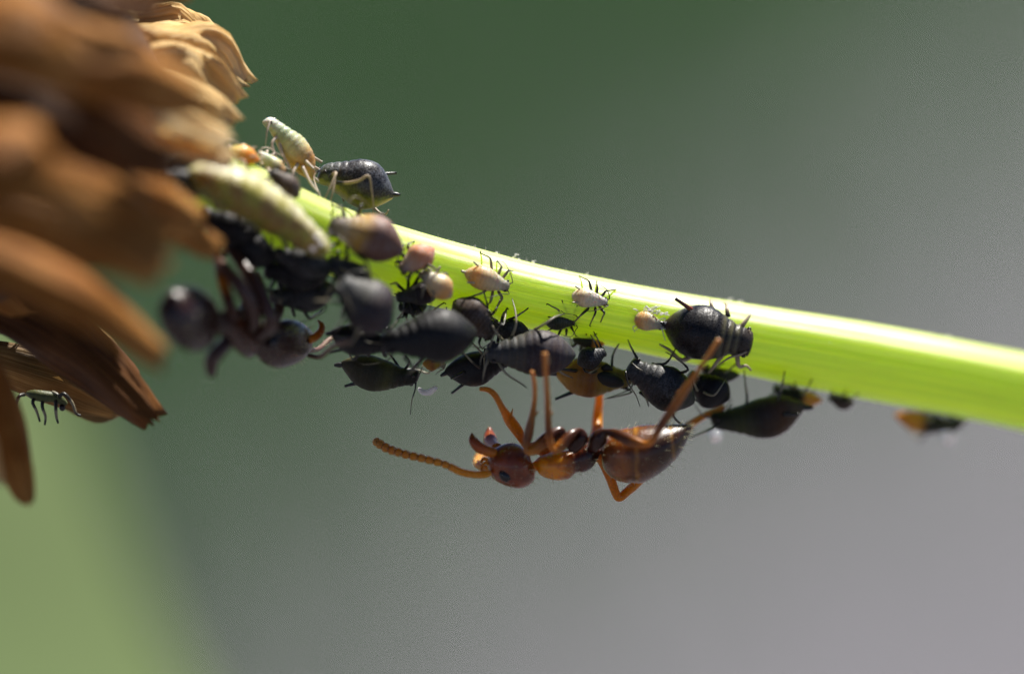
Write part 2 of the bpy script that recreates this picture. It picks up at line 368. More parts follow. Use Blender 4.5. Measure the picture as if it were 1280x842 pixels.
# lawn: blades thinning out towards the path
t = NT('grass_blade'); oi = t.noise(t.n('ShaderNodeTexCoord').outputs['Object'], 9.0)
gcol = t.mix(oi, (.047, .112, .044), (.068, .142, .056)); t.surf(gcol, .55); t.translucent(t.mix(1.0, gcol, (1.2, 1.3, .8), 'MULTIPLY'), .25)
gv, gf = [], []
rg = random.Random(3)
def edge(x): return 1.62 + 3.6 * x       # path edge line (world y for a given x)
for i in range(22000):
    x = rg.uniform(-.75, .75); y = rg.uniform(1.15, 3.6)
    d = y - edge(x)
    if d < 0 and rg.random() > math.exp(d / .22): continue
    h = rg.uniform(.02, .055) * (1 if d > 0 else .7); w = rg.uniform(.0018, .0035); an = rg.uniform(0, 6.28)
    bx, by = math.cos(an) * w, math.sin(an) * w; lx, ly = rg.gauss(0, .016), rg.gauss(0, .016)
    b = len(gv)
    gv += [(x - bx, y - by, -.002), (x + bx, y + by, -.002), (x + bx * .7 + lx * .4, y + by * .7 + ly * .4, h * .6), (x - bx * .7 + lx * .4, y - by * .7 + ly * .4, h * .6), (x + lx, y + ly, h)]
    gf += [(b, b + 1, b + 2, b + 3), (b + 3, b + 2, b + 4)]
go = world_mesh('grass', gv, gf, t.m, 'stuff')
tag(go, 'dark green lawn far behind the stem', 'grass')

def zg(y, below=0.0): return (-HEIGHT / S - below + y * math.sin(PITCH)) / math.cos(PITCH)   # photo z of the ground at depth y
# broad green leaf behind the flower head
t = NT('broad_leaf'); a, l = t.attr('a'), t.attr('u')
fb = t.noise(t.vec(t.math('MULTIPLY', a, 30.0), t.math('MULTIPLY', l, 4.0)), 1.0, 3)
lc = t.mix(fb, (.13, .18, .07), (.165, .215, .10)); t.surf(lc, .85, spec=.1); t.translucent(t.mix(1.0, lc, (1.3, 1.5, .8), 'MULTIPLY'), .45)
g = Geo(); dl = 38.0
spine = [(8.0, dl + 14, zg(dl + 14, 4), 2.2), (6.0, dl + 8, -200, 4.2), (0.0, dl - 16, -60, 5.4), (-8.0, dl - 12, -16, 5.6), (-12.1, dl, -5, 5.0), (-14.6, dl + 10, 2, 3.8), (-17.0, dl + 18, 8, .2)]
q = catmull(spine, 6); rings, ats = [], []
for i, (x, y, z, w) in enumerate(q):
    ring, at = [], []
    for k in range(24):
        e = 2 * math.pi * k / 24; c = math.cos(e)
        ring.append((x + w * c, y - .9 * (1 - c * c) + .12 * math.sin(e), z)); at.append({'u': i / len(q), 'a': c, 'v': 0.0})
    rings.append(ring); ats.append(at)
g.loft(rings, ats)
lf = g.build('broad_leaf', t.m, None, spine[0][:3])
tag(lf, 'broad light green leaf blade out of focus behind the dried bracts', 'leaf')

# ------------------------------------------------------------------ the plant: stem and dried flower head
STEM = [(120, 150, -1.9, 40), (230, 208, -1.75, 42), (300, 245, -1.5, 43), (410, 297, -1.05, 43), (500, 327, -.6, 42.5), (600, 354, -.2, 41.5), (693, 376, .1, 40.5),
        (860, 410, .6, 42), (1072, 449, 1.5, 47), (1280, 489, 2.6, 48)]
plant = thing('withered_flower', 'withered brown flower head on a yellow green stem crowded with aphids', 'flower', (190, 45, zg(45, 2)))
ctrl = [(*P(x, y, d), r / PXMM * (D0 + d) / D0) for x, y, d, r in STEM]
ctrl += [(13, 5, -1.9, .66), (24, 9, -5.2, .75), (50, 17, -22, .9), (95, 28, -80, 1.1), (150, 38, -190, 1.3), (190, 45, zg(45, 4), 1.5)]
sq = catmull(ctrl, 14); AX = [Vector(x[:3]) for x in sq]; AR = [x[3] for x in sq]
def stem_near(p):
    i = min(range(len(AX)), key=lambda k: (AX[k] - p).length_squared)
    return AX[i], AR[i]
def on_stem(p, lift=0.0):
    c, r = stem_near(p); d = p - c
    t_ = (AX[min(AX.index(c) + 1, len(AX) - 1)] - c).normalized(); d = d - t_ * d.dot(t_)
    return c + d.normalized() * (r + lift)
g = Geo(); rings, ats = [], []; NA = 72; ln = 0.0
for i, c in enumerate(AX):
    d = (AX[min(i + 1, len(AX) - 1)] - AX[max(i - 1, 0)]).normalized()
    X = Vector((0, -1, 0)); X = (X - d * X.dot(d)).normalized(); Y = d.cross(X)
    if i: ln += (c - AX[i - 1]).length
    ring, at = [], []
    for k in range(NA):
        e = 2 * math.pi * k / NA
        rr = AR[i] * (1 + .009 * math.cos(13 * e) + .006 * math.sin(22 * e + .3) + .018 * (noise.noise(Vector((k * .0 + math.cos(e) * 1.3, math.sin(e) * 1.3, ln * .5)))))
        ring.append(c + (X * math.cos(e) + Y * math.sin(e)) * rr); at.append({'u': ln, 'a': k / NA if k < NA else 0, 'v': math.sin(e)})
    rings.append(ring); ats.append(at)
g.loft(rings, ats)
g.build('stem', 'stem', plant)
# short pale fuzz and waxy lint on the stem
g = Geo(); rh = random.Random(11)
for i in range(520):
    j = rh.randint(2, 14 * 9 - 1); c = AX[j]; d = (AX[j + 1] - c).normalized()
    e = rh.gauss(1.45, .5) if rh.random() < .75 else rh.uniform(0, 6.28)
    X = Vector((0, -1, 0)); X = (X - d * X.dot(d)).normalized(); Y = X.cross(d)
    nrm = X * math.cos(e) + Y * math.sin(e)
    c = c + d * rh.uniform(0, .12)
    g.hair(c + nrm * AR[j] * .985, nrm + Vector((rh.gauss(0, .6), rh.gauss(0, .4), rh.gauss(0, .4))), rh.uniform(.02, .065), rh.uniform(.002, .0045), (rh.gauss(0, 1), rh.gauss(0, 1), rh.gauss(0, 1)))
for x, y in ((484, 262), (560, 292), (602, 303), (624, 313), (650, 318), (655, 319), (668, 322), (742, 337), (806, 350), (905, 377), (918, 379), (980, 390), (1190, 424)):
    b = on_stem(P(x, y - 8, STEM[5][2] + (x - 600) / 270 + .05), -.006); cur = [b]
    for s_ in range(4): cur.append(cur[-1] + Vector((rh.uniform(-.05, .07), rh.uniform(-.04, .04), rh.uniform(-.03, .03))))
    g.tube(cur, [.012, .014, .012, .010, .004], 6, 3)
f_ = g.build('lint', 'wax', plant); f_['kind'] = 'stuff'

# flower head core
HC = P(-10, 150, -3.0)
g = Geo(); rings, ats = [], []
ax = (P(230, 208, -1.75) - HC).normalized(); X = ax.cross(Vector((0, 0, 1))).normalized(); Y = ax.cross(X)
prof = [(-3.4, .4), (-3.0, 1.6), (-2.0, 2.5), (-.6, 2.8), (.8, 2.5), (2.0, 1.7), (2.8, .95), (3.3, .5)]
for i, (h, r) in enumerate(catmull(prof, 4)):
    rings.append([HC + ax * h + (X * math.cos(k * .2618) + Y * math.sin(k * .2618)) * r * (1 + .08 * math.sin(k * 5 + i)) for k in range(24)])
    ats.append([{'u': 0.0, 'v': 0.0}] * 24)
g.loft(rings, ats); g.build('receptacle', 'core', plant)

rb = random.Random(5)
def bract(pts, width, mat, out=(0, -1, .2), cup=.35, frill=.06, thick=.06, tipw=.35, label=None, name='bract', split=0.0):
    """pts: (px,py,dep) from base to tip; width in px at the widest; out: the way its back faces."""
    sp = [P(*q) for q in pts]; n = 16
    q = catmull([tuple(x) for x in sp], max(2, n // (len(sp) - 1)))
    C = [Vector(x) for x in q]; w = width / PXMM / 2; out = Vector(out).normalized(); sd = rb.uniform(0, 50)
    g = Geo(); rings, ats = [], []; NK = 11
    for i, c in enumerate(C):
        s = i / (len(C) - 1)
        d = (C[min(i + 1, len(C) - 1)] - C[max(i - 1, 0)]).normalized()
        N = (out - d * out.dot(d)).normalized(); B = d.cross(N)
        ww = w * (.55 + .45 * math.sin(min(s * 1.7, 1) * math.pi / 2)) * (1 - (1 - tipw) * max(0, (s - .55) / .45) ** 1.6)
        ring, at = [], []
        for side in (1, -1):
            for k in range(NK):
                x = (k / (NK - 1) * 2 - 1) * side
                fr = frill * noise.noise(Vector((x * 2.2 + sd, s * 3.5, sd))) * 6 * w + .03 * math.sin(x * 9 + sd) * w
                along = d * (s * s * w * .7 * noise.noise(Vector((x * 3.1, sd, 1.0))) * 1.2)
                if i == len(C) - 1: along += d * w * .35 * noise.noise(Vector((x * 6.5, sd, 7.0)))
                h = -cup * w * x * x * 1.2 + fr + side * thick * .5 * (1 - .5 * s) * (1 - x * x * .6)
                ring.append(c + B * (ww * x * (1 + .10 * noise.noise(Vector((s * 5, sd, side * 0.0 + x))))) + N * h + along)
                at.append({'u': s, 'a': x, 'r': sd, 'v': 0.0})
        rings.append(ring); ats.append(at)
    g.loft(rings, ats)
    o = g.build(name, mat, plant)
    if label: o['label'] = label
    return o
# the sharp straw bracts, sun brightness in their colour, over the top of the stem
bract([(60, 60, -2.2), (190, 35, -1.6), (262, 40, -1.2), (312, 98, -.9)], 66, 'husk_light', (.45, -.45, .8), .5, .12, tipw=.5)
bract([(60, 40, -1.0), (170, 14, -.7), (235, 15, -.5), (268, 38, -.4)], 50, 'husk_light', (.2, -.4, .9), .5, .12, tipw=.5)
bract([(90, 80, -2.3), (200, 62, -1.9), (262, 78, -1.7), (303, 124, -1.5)], 64, 'husk_light', (.35, -.6, .7), .5, .12, tipw=.5)
bract([(90, 110, -3.0), (195, 95, -2.8), (258, 118, -2.6), (296, 148, -2.4)], 56, 'husk_light', (.2, -.7, .6), .4, .08, tipw=.55)
bract([(120, 30, -2.2), (165, 34, -2.2), (192, 46, -2.4)], 36, 'husk', (.3, -.6, .6), .6, .1, tipw=.6)
# straw ones, further forward
bract([(60, 130, -5.2), (160, 120, -4.8), (235, 142, -4.4), (288, 166, -4.0)], 62, 'husk_light', (.1, -.6, .8), .5, .05, tipw=.6)
bract([(80, 165, -4.6), (170, 160, -4.3), (230, 172, -4.0), (284, 190, -3.7)], 52, 'husk_light', (0, -.5, .9), .5, .05, tipw=.6)
# big blurred ones towards the lens
bract([(-80, 30, -9), (60, 55, -8.5), (170, 85, -8), (252, 120, -7)], 105, 'husk', (0, -1, .3), .4, .05, tipw=.5)
bract([(-110, -20, -10), (-20, 0, -11), (50, 25, -11.5), (100, 65, -11)], 120, 'husk', (0, -.8, .6), .4, .04, tipw=.6)
bract([(60, -30, -8), (110, -6, -8), (150, 10, -8), (205, 6, -7.5)], 46, 'husk_dark', (0, -1, .4), .4, .04)
bract([(110, -18, -4), (170, -8, -4), (240, -6, -3.5)], 26, 'husk', (0, -1, .4), .4, .04)
bract([(-90, 90, -8.5), (30, 125, -8), (130, 160, -7.6), (215, 205, -7)], 110, 'husk_dark', (0, -1, .2), .35, .04, tipw=.5)
bract([(-110, 150, -10), (-10, 175, -11), (60, 205, -11), (120, 245, -10)], 120, 'husk', (0, -.9, .5), .4, .03, tipw=.5)
bract([(-40, 190, -8.4), (70, 225, -8.2), (150, 258, -7.8), (212, 296, -7.2)], 100, 'husk', (0, -.9, .4), .4, .04, tipw=.5)
bract([(60, 190, -6), (150, 215, -6), (205, 245, -5.6), (252, 278, -5)], 66, 'husk', (.1, -.9, .4), .4, .04, tipw=.6)
bract([(110, 215, -5.4), (180, 250, -5.2), (232, 280, -5), (276, 310, -4.6)], 48, 'husk', (.1, -.9, .4), .5, .05, tipw=.75)
bract([(-90, 230, -8.6), (30, 262, -8.4), (130, 295, -8), (208, 334, -7.4)], 74, 'husk', (0, -.9, .4), .4, .04, tipw=.6)
bract([(-100, 280, -7.6), (10, 315, -7.4), (120, 372, -7), (207, 438, -6.2)], 76, 'husk', (0, -.8, .6), .45, .04, tipw=.55)
bract([(-60, 330, -6.0), (40, 350, -6.0), (110, 372, -5.8), (160, 400, -5.6)], 70, 'husk_dark', (0, -.9, .2), .4, .04, tipw=.6)
# lower, sharper
bract([(-70, 360, -2.0), (30, 400, -1.9), (110, 452, -1.7), (188, 524, -1.6)], 78, 'husk_dark', (.1, -.9, -.2), .5, .07, tipw=.45)
bract([(0, 395, -1.4), (80, 420, -1.3), (130, 442, -1.1), (166, 478, -1.0)], 56, 'husk_dark', (.3, -.8, .2), .5, .09, tipw=.7)
bract([(60, 385, .6), (110, 410, .7), (146, 440, .8), (170, 492, .9)], 44, 'husk_light', (.3, -.6, .5), .4, .06, tipw=.5)
bract([(-60, 440, -.5), (20, 462, -.4), (90, 486, -.3), (148, 514, -.2)], 66, 'husk_film', (0, -.95, -.3), .25, .05, thick=.03, tipw=.5)
bract([(30, 470, .5), (80, 498, .5), (120, 516, .5), (150, 512, .5)], 30, 'husk_film', (0, -.9, -.3), .3, .05, thick=.03, tipw=.6)
bract([(-50, 400, -3.6), (-5, 480, -3.4), (22, 560, -3.2), (40, 628, -3.0)], 58, 'husk', (.5, -.8, 0), .5, .05, tipw=.35)
bract([(-80, 420, -4.6), (-40, 500, -4.4), (-16, 560, -4.2), (0, 600, -4)], 50, 'husk_light', (.5, -.8, 0), .5, .05, tipw=.4)
# the rest of the ring of bracts, above and behind
for i in range(30):
    e = rb.uniform(0, 6.28); r0 = rb.uniform(1.6, 2.6); r1 = rb.uniform(2.6, 4.6)
    dv = X * math.cos(e) + Y * math.sin(e)
    b0 = HC - ax * rb.uniform(.5, 2.4) + dv * r0; m_ = HC + ax * rb.uniform(.2, 1.0) + dv * (r1 * .9); t0 = HC + ax * rb.uniform(1.2, 2.4) + dv * r1
    tp = [(640 + v_.x * PXMM * D0 / (D0 + v_.y), 421 - v_.z * PXMM * D0 / (D0 + v_.y), v_.y) for v_ in (b0, m_, t0)]
    if tp[2][0] > 185 - max(0, tp[2][1] - 300) * .9 or tp[2][1] > 420: continue
    bract(tp, rb.uniform(50, 90), rb.choice(['husk', 'husk_dark', 'husk']), dv, .4, .05)

# ------------------------------------------------------------------ aphids
PROF = [(0, .03, .03), (.02, .17, .16), (.06, .36, .32), (.12, .58, .54), (.20, .80, .78), (.30, .95, .95), (.40, 1.0, 1.0), (.50, .97, .96), (.58, .88, .88), (.65, .78, .78),
        (.71, .69, .70), (.77, .60, .61), (.82, .52, .54), (.86, .47, .50), (.90, .45, .47), (.945, .43, .42), (.975, .38, .35), (.993, .26, .24), (1.0, .10, .10)]
AG = 'aphids feeding on the stem'
ra = random.Random(21)
def aphid(label, head, tail, up, w=.52, h=.46, mat='black', leg='leg_dark', tube='tube_black', legs=None, ants=True, sip=True, group=AG, lr=.016,
          legsel=(0, 1, 2, 3, 4, 5), flat=.8, seg=.018, sipl=.15, head_w=1.0, spread=1.0, sips=(-1, 1), name='aphid'):
    H, T = P(*head), P(*tail); Lg = (H - T).length; C = (H + T) / 2
    Xa = (H - T).normalized(); Z = Vector(up); Z = (Z - Xa * Z.dot(Xa)).normalized(); Yv = Z.cross(Xa)
    def loc(x, y, z): return C + Xa * (x * Lg) + Yv * (y * Lg) + Z * (z * Lg)
    root = thing(name, label, 'aphid', loc(0, 0, -h * .5), group)
    q = catmull(PROF, 4); g = Geo(); rings, ats = [], []; NS = 28; sd = ra.uniform(0, 99)
    for (tt, fw, fh) in q:
        gr = 0.0
        if .08 < tt < .64: gr = seg * math.exp(-((((tt - .08) / .08) % 1.0 - .5) / .16) ** 2)
        elif .64 < tt < .9: gr = .06 * math.exp(-((((tt - .64) / .085) % 1.0 - .5) / .16) ** 2)
        hw = fw * (head_w if tt > .8 else 1)
        ring, at = [], []
        for k in range(NS):
            e = 2 * math.pi * k / NS; c_, s_ = math.cos(e), math.sin(e)
            nz = 1 + .07 * noise.noise(Vector((tt * 5 + sd, c_ * 1.2, s_ * 1.2)))
            z = (h * .52 if s_ > 0 else h * .48 * flat) * fh * s_ * nz * (1 - gr * (1.0 if s_ > 0 else .3))
            y = w * .5 * hw * c_ * nz * (1 - gr * .8)
            z += .04 * math.sin(tt * math.pi) - .02 - (.03 if tt > .85 else 0) * (tt - .85) * 6
            ring.append(loc(tt - .5, y, z)); at.append({'u': tt, 'v': s_})
        rings.append(ring); ats.append(at)
    g.loft(rings, ats); g.build('body', mat, root)
    # legs
    base = [(.30, .14, -.10, .40, .30, .02, .50, .40, -.26), (.20, .16, -.12, .20, .38, .05, .16, .52, -.26), (.10, .17, -.12, -.06, .40, .10, -.26, .56, -.26)]
    if legs is not None:
        for pl in legs:
            pts = [P(*x) for x in pl]; g = Geo(); r = lr
            n_ = len(pts); rad = [r * (1.5 - 1.0 * i / (n_ - 1)) for i in range(n_)]
            g.tube(pts, rad, 6, 4); g.build('leg', leg, root)
    else:
        for idx in legsel:
            b = base[idx % 3]; sg = 1 if idx < 3 else -1
            j = lambda a_=.04: ra.gauss(0, a_)
            at_ = loc(b[0], sg * b[1] * w * 1.7, b[2]); kn = loc(b[3] + j(), sg * (b[4] * spread + j()), b[5] + j(.03)); ft = loc(b[6] + j(.06), sg * (b[7] * spread + j()), b[8] + j(.03))
            c, r = stem_near(ft)
            if abs((ft - c).length - r) < Lg * .45: ft = on_stem(ft, .008)
            toe = ft + (ft - kn).normalized().cross(Vector((j(1), j(1), j(1)))).normalized() * Lg * .05
            kn2 = at_.lerp(kn, .5) + Z * Lg * .02; sh = kn.lerp(ft, .5) + Z * Lg * .015
            c, r = stem_near(toe)
            if (toe - c).length < r + .02: toe = on_stem(toe, .008)
            g = Geo(); r = lr * (.8 + .5 * Lg)
            g.tube([at_, kn2, kn, sh, ft, toe], [r * 1.25, r * 1.45, r * 1.05, r * .8, r * .62, r * .4], 6, 4); g.build('leg', leg, root)
    if ants is True:
        for sg in (1, -1):
            j = lambda a_=.03: ra.gauss(0, a_)
            pts = [loc(.465, sg * .07, .02), loc(.52, sg * (.13 + j()), .07), loc(.40 + j(), sg * (.26 + j()), .16), loc(.20 + j(.05), sg * (.34 + j(.05)), .2 + j()), loc(.0 + j(.06), sg * (.38 + j(.05)), .18 + j(.05))]
            g = Geo(); r = lr * .62; g.tube(pts, [r * 1.3, r, r * .85, r * .7, r * .4], 5, 4); g.build('antenna', leg, root)
    elif ants:
        for pl in ants:
            pts = [P(*x) for x in pl]; g = Geo(); n_ = len(pts); g.tube(pts, [lr * .8 * (1.2 - .8 * i / (n_ - 1)) for i in range(n_)], 5, 4); g.build('antenna', leg, root)
    for sg in (1, -1):
        g = Geo(); g.ball(loc(.425, sg * .215 * w * head_w, .03), Lg * .026, 8, 5); g.build('eye', 'eye_dark', root)
    if sip:
        for sg in sips:
            g = Geo(); a_ = loc(-.24, sg * .34 * w, h * .26); b_ = loc(-.24 - sipl, sg * (.34 * w + sipl * .35), h * .26 + sipl * .35)
            r = Lg * .021; g.tube([a_, a_.lerp(b_, .5), a_.lerp(b_, .92), b_], [r * 1.3, r, r * .85, r * 1.05], 8, 3); g.build('siphuncle', tube, root)
        g = Geo(); r = Lg * .035; g.tube([loc(-.46, 0, .0), loc(-.52, 0, .015), loc(-.57, 0, .03)], [r, r * .9, r * .45], 8, 3); g.build('cauda', tube if tube != 'tube_rust' else mat, root)
    return root
FR = (0, -1, .25)     # back turned to the viewer, feet on the stem's flank

aphid('glossy black aphid with yellow belly straddling the top of the stem', (399, 213, -.55), (493, 244, -.5), (.25, -.22, 1), .58, .60, 'pied', 'leg_pied', 'tube_black',
      legs=[[(420, 228, -.9), (432, 229, -1.0), (448, 226, -1.1), (461, 220, -1.15), (465, 240, -1.1), (467, 262, -1.05), (466, 272, -1.05)],
            [(412, 222, -.85), (420, 216, -1.0), (412, 236, -1.15), (404, 252, -1.2)], [(418, 222, -.85), (419, 218, -1.0), (416, 240, -1.15), (411, 256, -1.2)],
            [(440, 232, -.2), (455, 240, 0), (470, 262, -.2), (481, 268, -.3), (486, 262, -.3)], [(420, 226, -.2), (424, 238, -.1), (430, 252, -.4)],
            [(428, 228, -.2), (436, 244, 0), (444, 258, -.4)]],
      ants=[[(400, 212, -.7), (392, 222, -.8), (398, 240, -1.0), (404, 254, -1.15)], [(400, 210, -.4), (394, 214, -.3), (392, 224, -.3)]], flat=1.1, lr=.021, sipl=.2, sips=(-1,))
aphid('pale green and white aphid nymph rearing up off the stem, head raised', (334, 147, -.8), (392, 224, -.75), (.8, -.35, .5), .40, .42, 'mint', 'leg_glass', 'tube_pale', seg=.038, lr=.020,
      legs=[[(347, 170, -.9), (340, 180, -1.0), (345, 195, -1.0), (350, 205, -1.0)], [(350, 175, -.9), (352, 190, -1.0), (360, 205, -1.05), (366, 216, -1.1)], [(372, 205, -1.0), (366, 218, -1.15), (370, 236, -1.3)],
            [(378, 208, -1.0), (388, 228, -1.15), (400, 242, -1.3)], [(362, 190, -.6), (356, 200, -.5), (352, 214, -.6)], [(380, 200, -.6), (392, 208, -.5), (404, 214, -.5)]], ants=[[(338, 150, -.9), (334, 165, -1.0), (332, 182, -1.0)], [(350, 160, -.7), (372, 176, -.7), (384, 186, -.7)]])
aphid('small glassy amber nymph behind the pale larva, dark eye spot', (324, 190, -1.2), (357, 224, -1.2), (.6, -.5, .6), .5, .46, 'mint', 'leg_glass', 'tube_pale')
aphid('orange amber nymph with a pale rim tucked against the straw bracts', (272, 190, -1.7), (325, 199, -1.6), (0, -.6, 1), .5, .48, 'amber', 'leg_glass', 'tube_pale', ants=[[(276, 184, -1.5), (285, 174, -1.4), (300, 180, -1.4)]])
aphid('small grey brown aphid wedged beside the pale larva', (338, 213, -1.9), (374, 246, -1.9), (.3, -.8, .5), .62, .5, 'umber', 'leg_dark', 'tube_black', sip=False)
aphid('blue black aphid half hidden between bracts and pale larva', (205, 215, -3.2), (258, 240, -2.9), (.1, -.7, .7), .6, .5, 'soot', sip=False)
aphid('plump mauve brown aphid with whitish shoulders and yellow patch', (412, 280, -1.9), (505, 313, -1.75), (0, -.85, .55), .60, .56, 'mauve', 'leg_dark', 'tube_black', sip=False)
aphid('pink and orange nymph facing the mauve brown aphid', (500, 338, -1.35), (543, 309, -1.3), (-.2, -.9, .3), .66, .56, 'rose', 'leg_dark', 'tube_pale', sip=False)
aphid('round whitish nymph with a rosy underside next to the pink nymph', (528, 341, -1.35), (565, 371, -1.3), (.4, -.8, .4), .74, .6, 'pale', 'leg_pale', 'tube_pale', sip=False)
aphid('pale orange nymph with dark legs alone on the green stem', (637, 359, -.72), (580, 340, -.8), (0, -1, .25), .52, .5, 'pale', 'leg_pale', 'tube_pale', seg=.038, lr=.014)
aphid('tiny translucent white nymph on the middle of the stem', (760, 378, -.28), (711, 369, -.3), (0, -1, .3), .48, .45, 'ivory', 'leg_dark', 'tube_pale', seg=.038, lr=.014)
aphid('big round black aphid with ringed thorax on the stem', (941, 430, -.02), (829, 405, -.08), (-.02, -.9, .1), .60, .62, 'black', 'leg_pied', 'tube_rust', lr=.03, head_w=1.15,
      legs=[[(893, 392, 0), (889, 381, 0), (888, 374, .1)], [(910, 396, 0), (909, 388, 0), (908, 382, .1), (906, 378, .25)], [(926, 410, 0), (930, 404, 0), (936, 396, .05), (938, 392, .1)],
            [(905, 440, 0), (898, 450, -.05), (889, 462, .05), (886, 466, .1)], [(921, 440, 0), (922, 450, 0), (924, 458, .05), (933, 457, .1), (939, 463, .1)], [(868, 442, .1), (852, 450, .0), (838, 438, .0), (824, 430, .0)]],
      ants=[[(937, 436, -.1), (928, 442, -.15), (912, 447, -.2), (898, 456, -.2)], [(940, 424, -.05), (936, 412, -.1)]], sips=(1,), sipl=.2)
aphid('little dark green nymph low on the stem above the grey aphid', (721, 402, -.22), (680, 402, -.25), (.0, -.8, -.3), .5, .46, 'moss', 'leg_dark', 'tube_black', lr=.013)
aphid('slate grey aphid with purplish bands, the ant touching its back', (608, 440, -.95), (720, 443, -.75), (.06, -1, .2), .52, .5, 'slate', 'leg_pale', 'tube_black', seg=.038, lr=.016,
      legs=[[(640, 420, -.9), (645, 405, -.95), (644, 388, -.8), (640, 373, -.62)], [(628, 425, -.9), (618, 412, -1.0), (612, 398, -.9), (614, 388, -.8)], [(668, 412, -.9), (682, 404, -1.1), (694, 396, -1.0), (706, 392, -.8)],
            [(622, 450, -.9), (632, 466, -1.0), (650, 478, -1.0), (658, 484, -.95)], [(612, 445, -.9), (606, 460, -1.0), (603, 478, -.9)], [(690, 455, -.8), (702, 466, -.8), (716, 472, -.6)]],
      ants=[[(610, 438, -1.0), (602, 446, -1.0), (600, 460, -1.0)], [(612, 434, -1.0), (618, 418, -1.0), (628, 402, -1.0)]], head_w=.95, sip=False)
aphid('dusky brown aphid under the pale orange nymph', (618, 420, -.85), (567, 376, -.9), (-.2, -.9, -.2), .74, .6, 'umber', 'leg_dark', 'tube_black', sip=False, lr=.013)
aphid('smooth blue black aphid with tapering tail, largest of the crowded cluster', (478, 428, -1.9), (597, 414, -1.5), (0, -.85, .2), .54, .54, 'soot', 'leg_dark', 'tube_black', sip=False, lr=.02,
      legs=[[(555, 407, -1.6), (570, 410, -1.9), (590, 413, -1.7)], [(505, 445, -1.8), (516, 458, -1.8), (530, 462, -1.5)], [(530, 446, -1.7), (520, 458, -1.8), (508, 470, -1.7)], [(560, 436, -1.5), (556, 448, -1.5), (550, 460, -1.3)]], ants=False)
aphid('swollen charcoal brown aphid with a greyish sheen above the blue black one', (424, 352, -2.5), (488, 408, -2.2), (.35, -.85, .5), .86, .66, 'slate', 'leg_dark', 'tube_black', sip=False)
aphid('grey green aphid with shining shoulder behind the charcoal brown one', (410, 324, -1.9), (462, 366, -1.8), (.2, -.8, .6), .66, .5, 'charcoal', 'leg_dark', 'tube_black', sip=False)
aphid('black aphid with spiky tail tubes below the charcoal brown one', (492, 432, -1.2), (412, 416, -1.3), (0, -.5, -.8), .5, .5, 'soot', 'leg_dark', 'tube_black', lr=.016, sips=(1, -1), sipl=.2)
aphid('olive brown aphid hanging with one antenna dangling', (523, 474, -.35), (425, 455, -.35), (.1, -.5, -.9), .5, .46, 'olive', 'leg_dark', 'tube_black', sips=(-1,), lr=.017,
      legs=[[(505, 463, -.4), (512, 452, -.5), (506, 444, -.5)], [(498, 458, -.3), (490, 446, -.3), (480, 436, -.3)], [(512, 466, -.4), (524, 452, -.5), (534, 440, -.6)], [(480, 455, -.2), (450, 440, -.1), (428, 426, -.1)], [(500, 462, -.1), (520, 462, 0), (536, 466, 0), (540, 452, 0)]],
      ants=[[(520, 478, -.4), (519, 487, -.4), (515, 500, -.4), (513, 518, -.4)], [(521, 474, -.3), (526, 464, -.2), (530, 452, -.1)]])
aphid('black aphid hanging beside the olive brown one, tail tubes pointing down', (641, 446, -.15), (556, 466, -.25), (-.15, -.4, -.9), .56, .54, 'soot', 'leg_dark', 'tube_black', sips=(1, -1), lr=.016, sipl=.22,
      legs=[[(610, 455, -.5), (598, 436, -.7), (585, 425, -.7)], [(600, 460, -.5), (590, 452, -.7), (574, 434, -.7)], [(620, 450, -.5), (606, 436, -.6), (606, 470, -.6)], [(590, 455, 0), (575, 438, 0), (566, 420, -.1)]], ants=False)
hn = aphid('honey yellow aphid nymph with black wing pads behind the grey aphid', (792, 474, .15), (693, 466, .05), (0, -.75, -.65), .52, .5, 'honey', 'leg_dark', 'tube_black', sipl=.22, lr=.016,
      legs=[[(765, 460, 0), (766, 445, .05), (772, 432, .05), (775, 428, .1)], [(750, 462, -.1), (738, 466, -.3), (730, 460, -.3), (729, 450, -.2)], [(785, 470, .2), (790, 455, .2), (795, 445, .2)], [(770, 482, .2), (790, 490, .1), (760, 498, .1)]],
      ants=[[(792, 478, .1), (785, 488, .05), (755, 499, .0)]])
g = Geo(); c0, c1 = P(742, 468, -.16), P(780, 480, -.14)
g.tube([c0, c0.lerp(c1, .25), c0.lerp(c1, .6), c0.lerp(c1, .9), c1], [.02, .09, .115, .07, .02], 12, 4); g.build('wing_pad', 'wing_pad', hn)
g = Geo(); g.tube([P(752, 462, -.1), P(758, 459, -.16), P(766, 462, -.12)], [.03, .06, .02], 10, 4); g.build('wing_pad', 'wing_pad', hn)
aphid('small grey nymph riding on the honey yellow aphid', (757, 438, -.35), (722, 455, -.4), (-.1, -.9, .1), .74, .56, 'charcoal', 'leg_dark', 'tube_black', sip=False, lr=.013,
      legs=[[(748, 436, -.3), (744, 428, -.3), (738, 418, -.25)], [(752, 440, -.3), (750, 430, -.3), (742, 414, -.2)], [(730, 456, -.3), (731, 464, -.4), (740, 464, -.4), (752, 456, -.3)]], ants=False)
